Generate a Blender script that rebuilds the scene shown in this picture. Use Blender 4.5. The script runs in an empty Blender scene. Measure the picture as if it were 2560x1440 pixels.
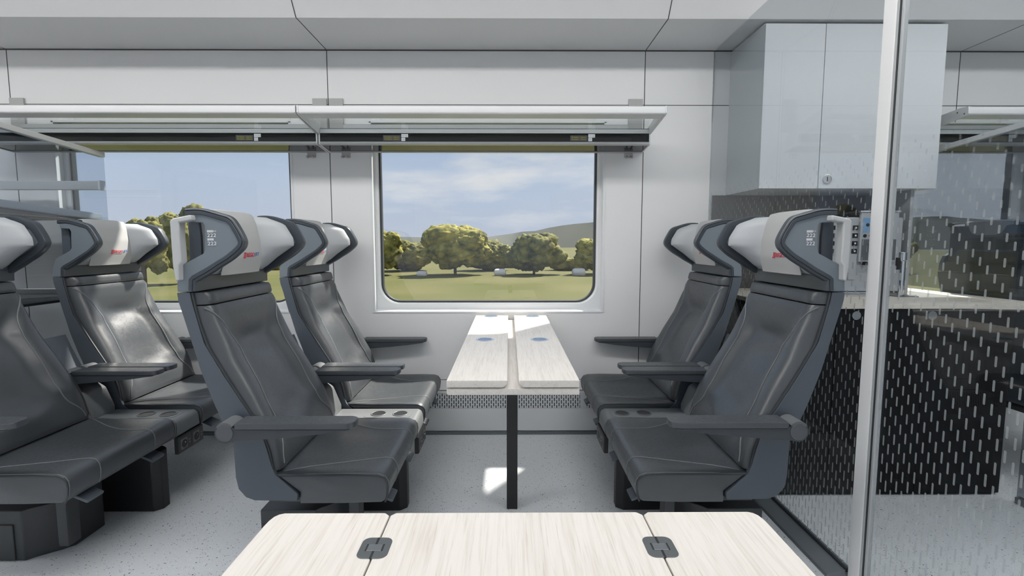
import bpy, bmesh, math, random
from mathutils import Vector, Matrix, noise
random.seed(7)
SC = bpy.context.scene
COL = SC.collection
PI = math.pi

# ------------------------------------------------------------------ materials
def new_mat(name):
    m = bpy.data.materials.new(name); m.use_nodes = True
    nt = m.node_tree; nt.nodes.clear()
    out = nt.nodes.new('ShaderNodeOutputMaterial')
    return m, nt, out
def node(nt, t, **kw):
    n = nt.nodes.new(t)
    for k, v in kw.items():
        if k in n.inputs: n.inputs[k].default_value = v
        else: setattr(n, k, v)
    return n
def c4(c): return (c[0], c[1], c[2], 1.0)
def pbr(name, col, rough=.5, metal=0., spec=.5, noise_amt=0., noise_scale=20., bump=0., bump_scale=200., coat=0.):
    m, nt, out = new_mat(name)
    b = node(nt, 'ShaderNodeBsdfPrincipled')
    b.inputs['Base Color'].default_value = c4(col)
    b.inputs['Roughness'].default_value = rough
    b.inputs['Metallic'].default_value = metal
    b.inputs['Specular IOR Level'].default_value = spec
    b.inputs['Coat Weight'].default_value = coat
    tc = node(nt, 'ShaderNodeTexCoord')
    if noise_amt > 0:
        nz = node(nt, 'ShaderNodeTexNoise'); nz.inputs['Scale'].default_value = noise_scale; nz.inputs['Detail'].default_value = 4
        nt.links.new(tc.outputs['Object'], nz.inputs['Vector'])
        mx = node(nt, 'ShaderNodeMixRGB', blend_type='MIX')
        mx.inputs[1].default_value = c4([x * (1 - noise_amt) for x in col]); mx.inputs[2].default_value = c4([min(1, x * (1 + noise_amt)) for x in col])
        nt.links.new(nz.outputs['Fac'], mx.inputs[0]); nt.links.new(mx.outputs[0], b.inputs['Base Color'])
    if bump > 0:
        nb = node(nt, 'ShaderNodeTexNoise'); nb.inputs['Scale'].default_value = bump_scale; nb.inputs['Detail'].default_value = 3
        nt.links.new(tc.outputs['Object'], nb.inputs['Vector'])
        bp = node(nt, 'ShaderNodeBump'); bp.inputs['Strength'].default_value = bump; bp.inputs['Distance'].default_value = .002
        nt.links.new(nb.outputs['Fac'], bp.inputs['Height']); nt.links.new(bp.outputs[0], b.inputs['Normal'])
    nt.links.new(b.outputs[0], out.inputs[0])
    return m
def emit(name, col, s):
    m, nt, out = new_mat(name)
    e = node(nt, 'ShaderNodeEmission'); e.inputs[0].default_value = c4(col); e.inputs[1].default_value = s
    nt.links.new(e.outputs[0], out.inputs[0]); return m
def M_(nt, op, a, b=None, clamp=False):
    n = nt.nodes.new('ShaderNodeMath'); n.operation = op; n.use_clamp = clamp
    for i, v in enumerate((a, b)):
        if v is None: continue
        if isinstance(v, (int, float)): n.inputs[i].default_value = v
        else: nt.links.new(v, n.inputs[i])
    return n.outputs[0]
def glass_core(nt, tint, f0=.04, gain=1., rough=0.):
    tr = node(nt, 'ShaderNodeBsdfTransparent'); tr.inputs[0].default_value = c4(tint)
    gl = node(nt, 'ShaderNodeBsdfGlossy'); gl.inputs['Roughness'].default_value = rough; gl.inputs[0].default_value = (1, 1, 1, 1)
    lw = node(nt, 'ShaderNodeLayerWeight')
    p = M_(nt, 'POWER', lw.outputs['Facing'], 5.)
    fac = M_(nt, 'MULTIPLY', M_(nt, 'ADD', M_(nt, 'MULTIPLY', p, 1 - f0), f0), gain, True)
    mx = node(nt, 'ShaderNodeMixShader')
    nt.links.new(fac, mx.inputs[0]); nt.links.new(tr.outputs[0], mx.inputs[1]); nt.links.new(gl.outputs[0], mx.inputs[2])
    return mx
def glass(name, tint, f0=.04, gain=1.):
    m, nt, out = new_mat(name)
    nt.links.new(glass_core(nt, tint, f0, gain).outputs[0], out.inputs[0]); return m
def capsule_mask(nt, u, v, pu, pv, hw, hl, shift):
    """1 inside upright rounded dashes on a grid of pitch pu x pv; each column shifted by shift*pv; hl may be a socket"""
    uu = M_(nt, 'DIVIDE', u, pu)
    ci = M_(nt, 'FLOOR', uu)
    fu = M_(nt, 'MULTIPLY', M_(nt, 'SUBTRACT', M_(nt, 'SUBTRACT', uu, ci), .5), pu)
    vv = M_(nt, 'ADD', M_(nt, 'DIVIDE', v, pv), M_(nt, 'MULTIPLY', ci, shift))
    fv = M_(nt, 'MULTIPLY', M_(nt, 'SUBTRACT', M_(nt, 'FRACT', vv), .5), pv)
    dv = M_(nt, 'MAXIMUM', M_(nt, 'SUBTRACT', M_(nt, 'ABSOLUTE', fv), hl), 0.)
    d = M_(nt, 'SQRT', M_(nt, 'ADD', M_(nt, 'MULTIPLY', fu, fu), M_(nt, 'MULTIPLY', dv, dv)))
    return M_(nt, 'LESS_THAN', d, hw)
def frit_glass(name):
    m, nt, out = new_mat(name)
    g = glass_core(nt, (.835, .855, .865), .04, .6)
    tc = node(nt, 'ShaderNodeTexCoord'); sx = node(nt, 'ShaderNodeSeparateXYZ'); nt.links.new(tc.outputs['Object'], sx.inputs[0])
    hl = M_(nt, 'ADD', M_(nt, 'MULTIPLY', M_(nt, 'SUBTRACT', 1.5, sx.outputs[2]), .0095), .0045)
    msk = capsule_mask(nt, sx.outputs[1], sx.outputs[2], .0209, .060, .0032, hl, .66)
    top = M_(nt, 'LESS_THAN', sx.outputs[2], 1.46)
    top2 = M_(nt, 'MULTIPLY', M_(nt, 'SUBTRACT', 1.50, sx.outputs[2]), 2.6, True)
    msk = M_(nt, 'MULTIPLY', M_(nt, 'MULTIPLY', msk, top), M_(nt, 'MULTIPLY', M_(nt, 'ADD', top2, .15, True), .5))
    d = node(nt, 'ShaderNodeBsdfDiffuse'); d.inputs[0].default_value = (.40, .42, .43, 1)
    t = node(nt, 'ShaderNodeBsdfTranslucent'); t.inputs[0].default_value = (.40, .42, .43, 1)
    dm = node(nt, 'ShaderNodeMixShader'); dm.inputs[0].default_value = .4
    nt.links.new(d.outputs[0], dm.inputs[1]); nt.links.new(t.outputs[0], dm.inputs[2])
    mx = node(nt, 'ShaderNodeMixShader'); nt.links.new(msk, mx.inputs[0])
    nt.links.new(g.outputs[0], mx.inputs[1]); nt.links.new(dm.outputs[0], mx.inputs[2])
    nt.links.new(mx.outputs[0], out.inputs[0]); return m
def wood(name, along='Y', light=(.745, .705, .655), dark=(.49, .435, .375), rough=.45):
    m, nt, out = new_mat(name)
    b = node(nt, 'ShaderNodeBsdfPrincipled'); b.inputs['Roughness'].default_value = rough; b.inputs['Specular IOR Level'].default_value = .35
    tc = node(nt, 'ShaderNodeTexCoord')
    def lay(sx, sy, sz, detail, dist=0.):
        mp = node(nt, 'ShaderNodeMapping'); mp.inputs['Scale'].default_value = (sx, sy, sz)
        nt.links.new(tc.outputs['Object'], mp.inputs[0])
        n = node(nt, 'ShaderNodeTexNoise'); n.inputs['Scale'].default_value = 1.; n.inputs['Detail'].default_value = detail; n.inputs['Distortion'].default_value = dist
        nt.links.new(mp.outputs[0], n.inputs['Vector']); return n.outputs['Fac']
    if along == 'Y': a = lay(230, 8, 230, 3, .4); f = lay(38, 2.6, 38, 4, 1.6); w = lay(420, 13, 420, 2, .2)
    else: a = lay(8, 230, 230, 3, .4); f = lay(2.6, 38, 38, 4, 1.6); w = lay(13, 420, 420, 2, .2)
    def ramp(s, lo, hi):
        r = node(nt, 'ShaderNodeMapRange'); r.inputs[1].default_value = lo; r.inputs[2].default_value = hi
        nt.links.new(s, r.inputs[0]); return r.outputs[0]
    k = M_(nt, 'ADD', M_(nt, 'MULTIPLY', ramp(a, .48, .72), .34), M_(nt, 'MULTIPLY', ramp(f, .48, .75), .26))
    k = M_(nt, 'ADD', k, M_(nt, 'MULTIPLY', ramp(w, .60, .74), .42), True)
    mx = node(nt, 'ShaderNodeMixRGB'); mx.inputs[1].default_value = c4(light); mx.inputs[2].default_value = c4(dark)
    nt.links.new(k, mx.inputs[0]); nt.links.new(mx.outputs[0], b.inputs['Base Color'])
    nt.links.new(b.outputs[0], out.inputs[0]); return m
def speckle_floor(name):
    m, nt, out = new_mat(name)
    b = node(nt, 'ShaderNodeBsdfPrincipled'); b.inputs['Roughness'].default_value = .42; b.inputs['Specular IOR Level'].default_value = .4
    tc = node(nt, 'ShaderNodeTexCoord')
    def spots(scale, lo, seed):
        mp = node(nt, 'ShaderNodeMapping'); mp.inputs['Location'].default_value = (seed, seed * 2, 0); nt.links.new(tc.outputs['Object'], mp.inputs[0])
        v = node(nt, 'ShaderNodeTexVoronoi'); v.inputs['Scale'].default_value = scale; nt.links.new(mp.outputs[0], v.inputs['Vector'])
        s = node(nt, 'ShaderNodeSeparateXYZ'); nt.links.new(v.outputs['Color'], s.inputs[0])
        near = M_(nt, 'LESS_THAN', v.outputs['Distance'], M_(nt, 'MULTIPLY', s.outputs[1], .34))
        return M_(nt, 'MULTIPLY', near, M_(nt, 'GREATER_THAN', s.outputs[0], lo))
    base = node(nt, 'ShaderNodeTexNoise'); base.inputs['Scale'].default_value = 260; base.inputs['Detail'].default_value = 2
    nt.links.new(tc.outputs['Object'], base.inputs['Vector'])
    mx0 = node(nt, 'ShaderNodeMixRGB'); mx0.inputs[1].default_value = (.66, .69, .72, 1); mx0.inputs[2].default_value = (.76, .785, .81, 1)
    nt.links.new(base.outputs['Fac'], mx0.inputs[0]); cur = mx0.outputs[0]
    for sc_, lo, seed, col in ((150, .60, 0, (.20, .21, .225)), (165, .55, 3.3, (.90, .89, .84)), (105, .90, 7.1, (.10, .11, .125))):
        mx = node(nt, 'ShaderNodeMixRGB'); mx.inputs[2].default_value = c4(col)
        nt.links.new(spots(sc_, lo, seed), mx.inputs[0]); nt.links.new(cur, mx.inputs[1]); cur = mx.outputs[0]
    nt.links.new(cur, b.inputs['Base Color']); nt.links.new(b.outputs[0], out.inputs[0]); return m
def grille_mat(name):
    m, nt, out = new_mat(name)
    b = node(nt, 'ShaderNodeBsdfPrincipled'); b.inputs['Roughness'].default_value = .4
    tc = node(nt, 'ShaderNodeTexCoord'); sx = node(nt, 'ShaderNodeSeparateXYZ'); nt.links.new(tc.outputs['Object'], sx.inputs[0])
    k = capsule_mask(nt, sx.outputs[0], sx.outputs[2], .0142, .0302, .0032, .0088, .5)
    gap = M_(nt, 'GREATER_THAN', M_(nt, 'FRACT', M_(nt, 'ADD', M_(nt, 'MULTIPLY', sx.outputs[0], 1 / 1.02), .575)), .035)
    k = M_(nt, 'MULTIPLY', k, gap)
    mx = node(nt, 'ShaderNodeMixRGB'); mx.inputs[1].default_value = (.66, .675, .69, 1); mx.inputs[2].default_value = (.05, .055, .06, 1)
    nt.links.new(k, mx.inputs[0]); nt.links.new(mx.outputs[0], b.inputs['Base Color']); nt.links.new(b.outputs[0], out.inputs[0]); return m
def foliage(name, a, b_, sc_):
    m, nt, out = new_mat(name)
    b = node(nt, 'ShaderNodeBsdfPrincipled'); b.inputs['Roughness'].default_value = .85; b.inputs['Specular IOR Level'].default_value = .1
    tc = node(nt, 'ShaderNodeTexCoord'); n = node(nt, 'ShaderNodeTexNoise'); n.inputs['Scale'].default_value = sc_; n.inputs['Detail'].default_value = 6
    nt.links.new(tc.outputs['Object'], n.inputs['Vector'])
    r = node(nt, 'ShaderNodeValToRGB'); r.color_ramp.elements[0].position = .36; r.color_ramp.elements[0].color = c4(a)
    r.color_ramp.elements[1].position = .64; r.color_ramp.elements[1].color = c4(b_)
    nt.links.new(n.outputs['Fac'], r.inputs[0]); nt.links.new(r.outputs[0], b.inputs['Base Color']); nt.links.new(b.outputs[0], out.inputs[0]); return m
def leather(name, col):
    m, nt, out = new_mat(name)
    b = node(nt, 'ShaderNodeBsdfPrincipled'); b.inputs['Specular IOR Level'].default_value = .75
    tc = node(nt, 'ShaderNodeTexCoord')
    n = node(nt, 'ShaderNodeTexNoise'); n.inputs['Scale'].default_value = 9; n.inputs['Detail'].default_value = 5; n.inputs['Distortion'].default_value = .6
    nt.links.new(tc.outputs['Object'], n.inputs['Vector'])
    mx = node(nt, 'ShaderNodeMixRGB'); mx.inputs[1].default_value = c4([x * .88 for x in col]); mx.inputs[2].default_value = c4([x * 1.14 for x in col])
    nt.links.new(n.outputs['Fac'], mx.inputs[0]); nt.links.new(mx.outputs[0], b.inputs['Base Color'])
    sc = node(nt, 'ShaderNodeTexNoise'); sc.inputs['Scale'].default_value = 45; sc.inputs['Detail'].default_value = 6; sc.inputs['Distortion'].default_value = 2.5
    nt.links.new(tc.outputs['Object'], sc.inputs['Vector'])
    mr = node(nt, 'ShaderNodeMapRange'); mr.inputs[1].default_value = .35; mr.inputs[2].default_value = .7; mr.inputs[3].default_value = .33; mr.inputs[4].default_value = .46
    nt.links.new(sc.outputs['Fac'], mr.inputs[0]); nt.links.new(mr.outputs[0], b.inputs['Roughness'])
    fb = node(nt, 'ShaderNodeTexNoise'); fb.inputs['Scale'].default_value = 700; fb.inputs['Detail'].default_value = 2
    nt.links.new(tc.outputs['Object'], fb.inputs['Vector'])
    bp = node(nt, 'ShaderNodeBump'); bp.inputs['Strength'].default_value = .06; bp.inputs['Distance'].default_value = .001
    nt.links.new(fb.outputs['Fac'], bp.inputs['Height']); nt.links.new(bp.outputs[0], b.inputs['Normal'])
    nt.links.new(b.outputs[0], out.inputs[0]); return m

WALL = pbr('wall_lacquer', (.76, .765, .77), .38, noise_amt=.01, noise_scale=3)
CEIL = pbr('ceiling_lacquer', (.72, .725, .73), .45, noise_amt=.01, noise_scale=3)
SEAM = pbr('seam_rubber', (.06, .06, .06), .7)
BEZEL = pbr('window_bezel', (.72, .735, .75), .28)
GASKET = pbr('gasket_rubber', (.035, .04, .045), .5)
PANE = glass('window_pane', (.965, .975, .975), .04)
FLOOR = speckle_floor('speckled_vinyl')
LEATHER = leather('charcoal_leather', (.050, .056, .063))
SHELLM = pbr('seat_shell_plastic', (.080, .095, .116), .42, bump=.05, bump_scale=600)
RIM = pbr('headrest_rim_plastic', (.048, .058, .071), .34)
WING = pbr('headrest_wing_plastic', (.165, .192, .222), .5, bump=.05, bump_scale=600)
PIPING = pbr('seam_thread', (.155, .165, .172), .5)
DARKPIPE = pbr('edge_piping', (.03, .034, .038), .45)
COVER = pbr('headrest_cover_cloth', (.43, .435, .435), .75, noise_amt=.03, noise_scale=600)
HPAD = pbr('headrest_pad_leather', (.40, .42, .44), .5, noise_amt=.02, noise_scale=15)
HANDLE = pbr('handle_plastic', (.47, .48, .485), .28)
ARM = pbr('armrest_plastic', (.046, .053, .063), .42)
ARMPAD = leather('armrest_leather', (.050, .056, .064))
PIVOT = pbr('pivot_cap_plastic', (.085, .092, .10), .45)
ARMCAP = pbr('armrest_cap_plastic', (.115, .123, .13), .45)
CONS = pbr('console_plastic', (.15, .16, .168), .5)
BLACKP = pbr('black_powder_coat', (.012, .013, .015), .45)
DKMETAL = pbr('dark_steel', (.035, .039, .043), .45)
ALU = pbr('brushed_aluminium', (.62, .63, .64), .4, metal=.15)
ALUD = pbr('grey_profile', (.43, .445, .455), .4, metal=.2)
GLOSSBLK = pbr('gloss_black_panel', (.008, .009, .010), .06)
SHELFGL = glass('rack_shelf_glass', (.93, .95, .95), .03, .6)
CLEARGL = glass('tinted_glass_pane', (.79, .825, .86), .04, 1.)
DARKGL = glass('dark_screen_glass', (.62, .64, .66), .04, 1.)
PARTGL = glass('partition_glass_clear', (.835, .855, .865), .04, .6)
FRIT = frit_glass('dashed_partition_glass')
WOODY = wood('ash_laminate')
WOODYN = wood('ash_laminate_worktop', 'X', (.72, .665, .585), (.56, .49, .41))
EDGEW = pbr('table_edge_band', (.72, .655, .585), .5)
STEEL = pbr('satin_steel', (.30, .325, .345), .28, metal=.85)
CHROME = pbr('chrome', (.75, .77, .79), .08, metal=1.)
CHROMEB = pbr('blue_cup_well', (.24, .33, .44), .25, metal=.6)
HINGEM = pbr('hinge_steel', (.19, .205, .215), .3, metal=.7)
HEATER = pbr('heater_paint', (.70, .71, .72), .35)
GRILLE = grille_mat('slotted_grille')
SKIRT = pbr('floor_skirting', (.16, .18, .20), .45)
CABM = pbr('cabinet_lacquer', (.66, .685, .71), .35)
BLKFRONT = pbr('black_laminate', (.006, .0065, .0075), .6, spec=.2)
SPLASH = pbr('splashback_glass', (.09, .085, .08), .12)
POSTM = pbr('post_lacquer', (.74, .745, .75), .4)
MACH = pbr('machine_steel', (.50, .52, .54), .35, metal=.3)
MACHD = pbr('machine_front_dark', (.16, .17, .185), .25, metal=.3)
BLUESCR = emit('machine_screen', (.20, .36, .56), .75)
BLACKM = pbr('button_black', (.012, .012, .014), .35)
WHITEM = pbr('white_print', (.80, .81, .82), .5)
AMBER = emit('display_amber', (.42, .36, .02), .62)
DISP = pbr('display_window', (.055, .065, .08), .25)
STICK = pbr('sticker_white', (.62, .64, .66), .5)
STICKG = pbr('sticker_print', (.33, .35, .37), .5)
RED = pbr('logo_red', (.62, .045, .075), .6)
BLUE = pbr('logo_blue', (.035, .155, .48), .6)
CLIP = pbr('grey_clip', (.42, .425, .42), .5)
LAMP = emit('ceiling_lamp_diffuser', (1., .987, .968), 15.5)
GRASS = foliage('meadow_grass', (.100, .107, .036), (.135, .128, .052), .12)
BARK = pbr('tree_bark', (.08, .065, .05), .9, noise_amt=.2, noise_scale=3)
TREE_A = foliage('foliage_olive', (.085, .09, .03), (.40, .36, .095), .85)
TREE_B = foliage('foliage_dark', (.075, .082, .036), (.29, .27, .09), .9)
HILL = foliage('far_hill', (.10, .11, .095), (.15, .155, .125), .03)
BALE = pbr('bale_film', (.75, .70, .66), .5)
SHED = pbr('shed_wall', (.85, .85, .84), .6)

# ------------------------------------------------------------------ mesh helpers
def finish(bm, bevel=0., seg=2, ang=30):
    bmesh.ops.remove_doubles(bm, verts=bm.verts, dist=1e-6)
    bmesh.ops.recalc_face_normals(bm, faces=bm.faces)
    if bevel > 0:
        es = [e for e in bm.edges if len(e.link_faces) == 2 and e.calc_face_angle(0) > math.radians(ang)]
        bmesh.ops.bevel(bm, geom=es, offset=bevel, segments=seg, affect='EDGES', profile=.5, clamp_overlap=True)
    return bm
def box_into(bm, x0, x1, y0, y1, z0, z1):
    vs = [bm.verts.new(p) for p in ((x0, y0, z0), (x1, y0, z0), (x1, y1, z0), (x0, y1, z0), (x0, y0, z1), (x1, y0, z1), (x1, y1, z1), (x0, y1, z1))]
    for f in ((0, 3, 2, 1), (4, 5, 6, 7), (0, 1, 5, 4), (1, 2, 6, 5), (2, 3, 7, 6), (3, 0, 4, 7)):
        bm.faces.new([vs[i] for i in f])
def boxes(*bs, bevel=0., seg=2):
    bm = bmesh.new()
    for b in bs: box_into(bm, *b)
    bmesh.ops.recalc_face_normals(bm, faces=bm.faces)
    if bevel > 0:
        es = [e for e in bm.edges if len(e.link_faces) == 2]
        bmesh.ops.bevel(bm, geom=es, offset=bevel, segments=seg, affect='EDGES', profile=.5, clamp_overlap=True)
    return bm
def prism(poly, a0, a1, axis='y', bevel=0., seg=2, ang=30):
    """poly in the plane across axis: axis y -> (x,z), axis x -> (y,z), axis z -> (x,y)"""
    bm = bmesh.new()
    def P(p, a):
        return {'y': (p[0], a, p[1]), 'x': (a, p[0], p[1]), 'z': (p[0], p[1], a)}[axis]
    A = [bm.verts.new(P(p, a0)) for p in poly]; B = [bm.verts.new(P(p, a1)) for p in poly]
    n = len(poly)
    bm.faces.new(A); bm.faces.new(list(reversed(B)))
    for i in range(n):
        j = (i + 1) % n; bm.faces.new((A[i], B[i], B[j], A[j]))
    return finish(bm, bevel, seg, ang)
def loft(rings, caps=True):
    bm = bmesh.new()
    R = [[bm.verts.new(p) for p in r] for r in rings]; n = len(rings[0])
    for a, b in zip(R, R[1:]):
        for i in range(n):
            j = (i + 1) % n; bm.faces.new((a[i], a[j], b[j], b[i]))
    if caps:
        bm.faces.new(list(reversed(R[0]))); bm.faces.new(R[-1])
    bmesh.ops.recalc_face_normals(bm, faces=bm.faces); return bm
def grid_solid(front, back):
    """front/back: 2D lists of points with the same size; closed skin"""
    bm = bmesh.new()
    F = [[bm.verts.new(p) for p in r] for r in front]; B = [[bm.verts.new(p) for p in r] for r in back]
    n, m = len(F), len(F[0])
    for i in range(n - 1):
        for j in range(m - 1):
            bm.faces.new((F[i][j], F[i][j + 1], F[i + 1][j + 1], F[i + 1][j])); bm.faces.new((B[i][j], B[i + 1][j], B[i + 1][j + 1], B[i][j + 1]))
    for i in range(n - 1):
        bm.faces.new((F[i][0], F[i + 1][0], B[i + 1][0], B[i][0])); bm.faces.new((F[i][-1], B[i][-1], B[i + 1][-1], F[i + 1][-1]))
    for j in range(m - 1):
        bm.faces.new((F[0][j], B[0][j], B[0][j + 1], F[0][j + 1])); bm.faces.new((F[-1][j], F[-1][j + 1], B[-1][j + 1], B[-1][j]))
    bmesh.ops.recalc_face_normals(bm, faces=bm.faces); return bm
def tube_into(bm, pts, r, seg=6, closed=False):
    pts = [Vector(p) for p in pts]; rings = []
    n = len(pts); up = Vector((.13, .27, .95)).normalized()
    for i, p in enumerate(pts):
        if closed: t = pts[(i + 1) % n] - pts[i - 1]
        else: t = pts[min(i + 1, n - 1)] - pts[max(i - 1, 0)]
        t.normalize(); u = up - t * up.dot(t)
        if u.length < 1e-3: u = Vector((1, 0, 0)) - t * t.x
        u.normalize(); w = t.cross(u)
        rings.append([bm.verts.new(p + (u * math.cos(2 * PI * k / seg) + w * math.sin(2 * PI * k / seg)) * r) for k in range(seg)])
    pairs = list(zip(rings, rings[1:])) + ([(rings[-1], rings[0])] if closed else [])
    for a, b in pairs:
        for k in range(seg):
            q = (k + 1) % seg; bm.faces.new((a[k], a[q], b[q], b[k]))
    if not closed:
        bm.faces.new(list(reversed(rings[0]))); bm.faces.new(rings[-1])
def tube(*paths, r=.003, seg=6, closed=False):
    bm = bmesh.new()
    for p in paths: tube_into(bm, p, r, seg, closed)
    bmesh.ops.recalc_face_normals(bm, faces=bm.faces); return bm
def disc(c, r, h, axis='z', seg=32, bevel=0., r2=None):
    bm = bmesh.new()
    rings = []
    for k, (rr, a) in enumerate(((r, 0), (r if r2 is None else r2, h))):
        ring = []
        for i in range(seg):
            t = 2 * PI * i / seg; u, v = rr * math.cos(t), rr * math.sin(t)
            p = {'z': (u, v, a), 'y': (u, a, v), 'x': (a, u, v)}[axis]
            ring.append(bm.verts.new(Vector(c) + Vector(p)))
        rings.append(ring)
    for i in range(seg):
        j = (i + 1) % seg; bm.faces.new((rings[0][i], rings[0][j], rings[1][j], rings[1][i]))
    bm.faces.new(rings[0]); bm.faces.new(rings[1])
    return finish(bm, bevel, 2)
def ring_mesh(c, r0, r1, h, seg=40):
    """flat washer with rounded section, axis z"""
    bm = bmesh.new(); secs = [(r0, 0), (r0, h * .6), ((r0 * 2 + r1) / 3, h), ((r0 + 2 * r1) / 3, h), (r1, h * .6), (r1, 0)]
    R = []
    for i in range(seg):
        t = 2 * PI * i / seg
        R.append([bm.verts.new((c[0] + q[0] * math.cos(t), c[1] + q[0] * math.sin(t), c[2] + q[1])) for q in secs])
    for i in range(seg):
        a, b = R[i], R[(i + 1) % seg]
        for k in range(len(secs)):
            q = (k + 1) % len(secs); bm.faces.new((a[k], b[k], b[q], a[q]))
    bmesh.ops.recalc_face_normals(bm, faces=bm.faces); return bm
def spline(pts, n=6):
    out = []; P = [Vector(p) for p in pts]
    for i in range(len(P) - 1):
        p0, p1, p2, p3 = P[max(i - 1, 0)], P[i], P[i + 1], P[min(i + 2, len(P) - 1)]
        for k in range(n):
            t = k / n
            out.append(.5 * ((2 * p1) + (p2 - p0) * t + (2 * p0 - 5 * p1 + 4 * p2 - p3) * t * t + (3 * p1 - p0 - 3 * p2 + p3) * t ** 3))
    out.append(P[-1]); return out
def stroke(path, th_in, th_out):
    """closed outline of a 2-D polyline thickened to both sides"""
    P = [Vector((p[0], p[1])) for p in path]; L, R = [], []
    for i, p in enumerate(P):
        t = (P[min(i + 1, len(P) - 1)] - P[max(i - 1, 0)]).normalized(); nrm = Vector((-t.y, t.x))
        L.append(p + nrm * th_out); R.append(p - nrm * th_in)
    return [tuple(v) for v in L + list(reversed(R))]
def rrect(x0, x1, z0, z1, r, n=8):
    out = []
    for cx, cz, a in ((x1 - r, z1 - r, 0), (x0 + r, z1 - r, 90), (x0 + r, z0 + r, 180), (x1 - r, z0 + r, 270)):
        for k in range(n + 1):
            t = math.radians(a + 90 * k / n); out.append((cx + r * math.cos(t), cz + r * math.sin(t)))
    return out
def interp(x, xs, ys):
    if x <= xs[0]: return ys[0]
    for i in range(len(xs) - 1):
        if x <= xs[i + 1]:
            t = (x - xs[i]) / (xs[i + 1] - xs[i]); return ys[i] + (ys[i + 1] - ys[i]) * t
    return ys[-1]
def sstep(a, b, x):
    t = min(1, max(0, (x - a) / (b - a))); return t * t * (3 - 2 * t)

def obj(name, bm, mat, parent=None, smooth=True, wn=True, T=None, angle=42):
    if T is not None: 
        bmesh.ops.transform(bm, matrix=T, verts=bm.verts)
        if T.determinant() < 0: bmesh.ops.reverse_faces(bm, faces=bm.faces)
    me = bpy.data.meshes.new(name); bm.to_mesh(me); bm.free()
    me.materials.append(mat)
    o = bpy.data.objects.new(name, me); COL.objects.link(o)
    if smooth:
        me.shade_smooth(); me.set_sharp_from_angle(angle=math.radians(angle))
        if wn:
            w = o.modifiers.new('wn', 'WEIGHTED_NORMAL'); w.keep_sharp = True
    if parent: o.parent = parent
    return o
def tag(o, label, cat, group=None, kind=None):
    if label: o['label'] = label
    if cat: o['category'] = cat
    if group: o['group'] = group
    if kind: o['kind'] = kind
    return o
def thing(name, label, cat, loc=(0, 0, 0), group=None):
    o = bpy.data.objects.new(name, None); COL.objects.link(o); o.location = loc; o.empty_display_size = .1
    return tag(o, label, cat, group)
def struct(name, bm, mat, label=None, parent=None, **kw):
    o = obj(name, bm, mat, parent, **kw)
    if parent is None: o['kind'] = 'structure'
    if label: o['label'] = label
    return o
def copy_tree(o, parent=None):
    c = o.copy(); COL.objects.link(c)
    if parent: c.parent = parent
    for ch in list(o.children): copy_tree(ch, c)
    return c
def text_bm(body, width=None, height=None, shear=0., ext=.0004, bold=0.):
    cu = bpy.data.curves.new('t', 'FONT'); cu.body = body; cu.size = 1; cu.shear = shear; cu.extrude = 0; cu.offset = bold; cu.resolution_u = 3
    to = bpy.data.objects.new('t', cu); COL.objects.link(to)
    dg = bpy.context.evaluated_depsgraph_get(); dg.update()
    me = bpy.data.meshes.new_from_object(to.evaluated_get(dg))
    bm = bmesh.new(); bm.from_mesh(me)
    bpy.data.objects.remove(to); bpy.data.curves.remove(cu); bpy.data.meshes.remove(me)
    xs = [v.co.x for v in bm.verts]; ys = [v.co.y for v in bm.verts]
    w, h = max(xs) - min(xs), max(ys) - min(ys)
    sx = width / w if width else height / h; sy = height / h if height else sx
    for v in bm.verts: v.co = Vector(((v.co.x - min(xs)) * sx, (v.co.y - min(ys)) * sy, 0))
    r = bmesh.ops.extrude_face_region(bm, geom=list(bm.faces))
    for e in r['geom']:
        if isinstance(e, bmesh.types.BMVert): e.co.z += ext
    bmesh.ops.recalc_face_normals(bm, faces=bm.faces)
    return bm
def frame(ox, X, Yv, Zv):
    return Matrix(((X[0], Yv[0], Zv[0], ox[0]), (X[1], Yv[1], Zv[1], ox[1]), (X[2], Yv[2], Zv[2], ox[2]), (0, 0, 0, 1)))
FACING_CAM = lambda o: frame(o, (1, 0, 0), (0, 0, 1), (0, -1, 0))

# ------------------------------------------------------------------ camera
cam = bpy.data.cameras.new('camera'); co = bpy.data.objects.new('camera', cam); COL.objects.link(co)
F_PX = 1245.
cam.sensor_width = 36; cam.lens = 36 * F_PX / 2560; cam.clip_start = .02; cam.clip_end = 2000
co.location = (0, 0, 1.16)
co.rotation_euler = (PI / 2 - math.atan(113 / F_PX), 0, math.radians(-.37))
SC.camera = co
vs = SC.view_settings; vs.view_transform = 'Standard'; vs.look = 'None'; vs.exposure = 0; vs.gamma = 1; vs.use_curve_mapping = False

# ------------------------------------------------------------------ the carriage shell
XL, XR = -4.6, 4.6
WY = 2.97            # face of the window wall
NY = -.67            # face of the opposite wall
WIN = ((-2.645, -1.265), (-.812, .568), (2.12, 3.10))
ZB, ZT = .744, 1.86
struct('floor', boxes((XL, XR, NY - .1, WY + .12, -.06, 0)), FLOOR)
def wall_with_holes(y0, y1):
    bs = [(XL, XR, y0, y1, 0, ZB), (XL, XR, y0, y1, ZT, 2.30)]
    xs = [XL] + [v for w in WIN for v in w] + [XR]
    for a, b in zip(xs[::2], xs[1::2]): bs.append((a, b, y0, y1, ZB, ZT))
    return boxes(*bs)
struct('wall_back', wall_with_holes(WY, WY + .12), WALL, smooth=False)
struct('wall_front', wall_with_holes(NY - .12, NY), WALL, smooth=False)
struct('wall_left', boxes((XL - .1, XL, NY - .12, WY + .12, 0, 2.75)), WALL)
struct('wall_right', boxes((XR, XR + .1, NY - .12, WY + .12, 0, 2.75)), WALL)
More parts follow.
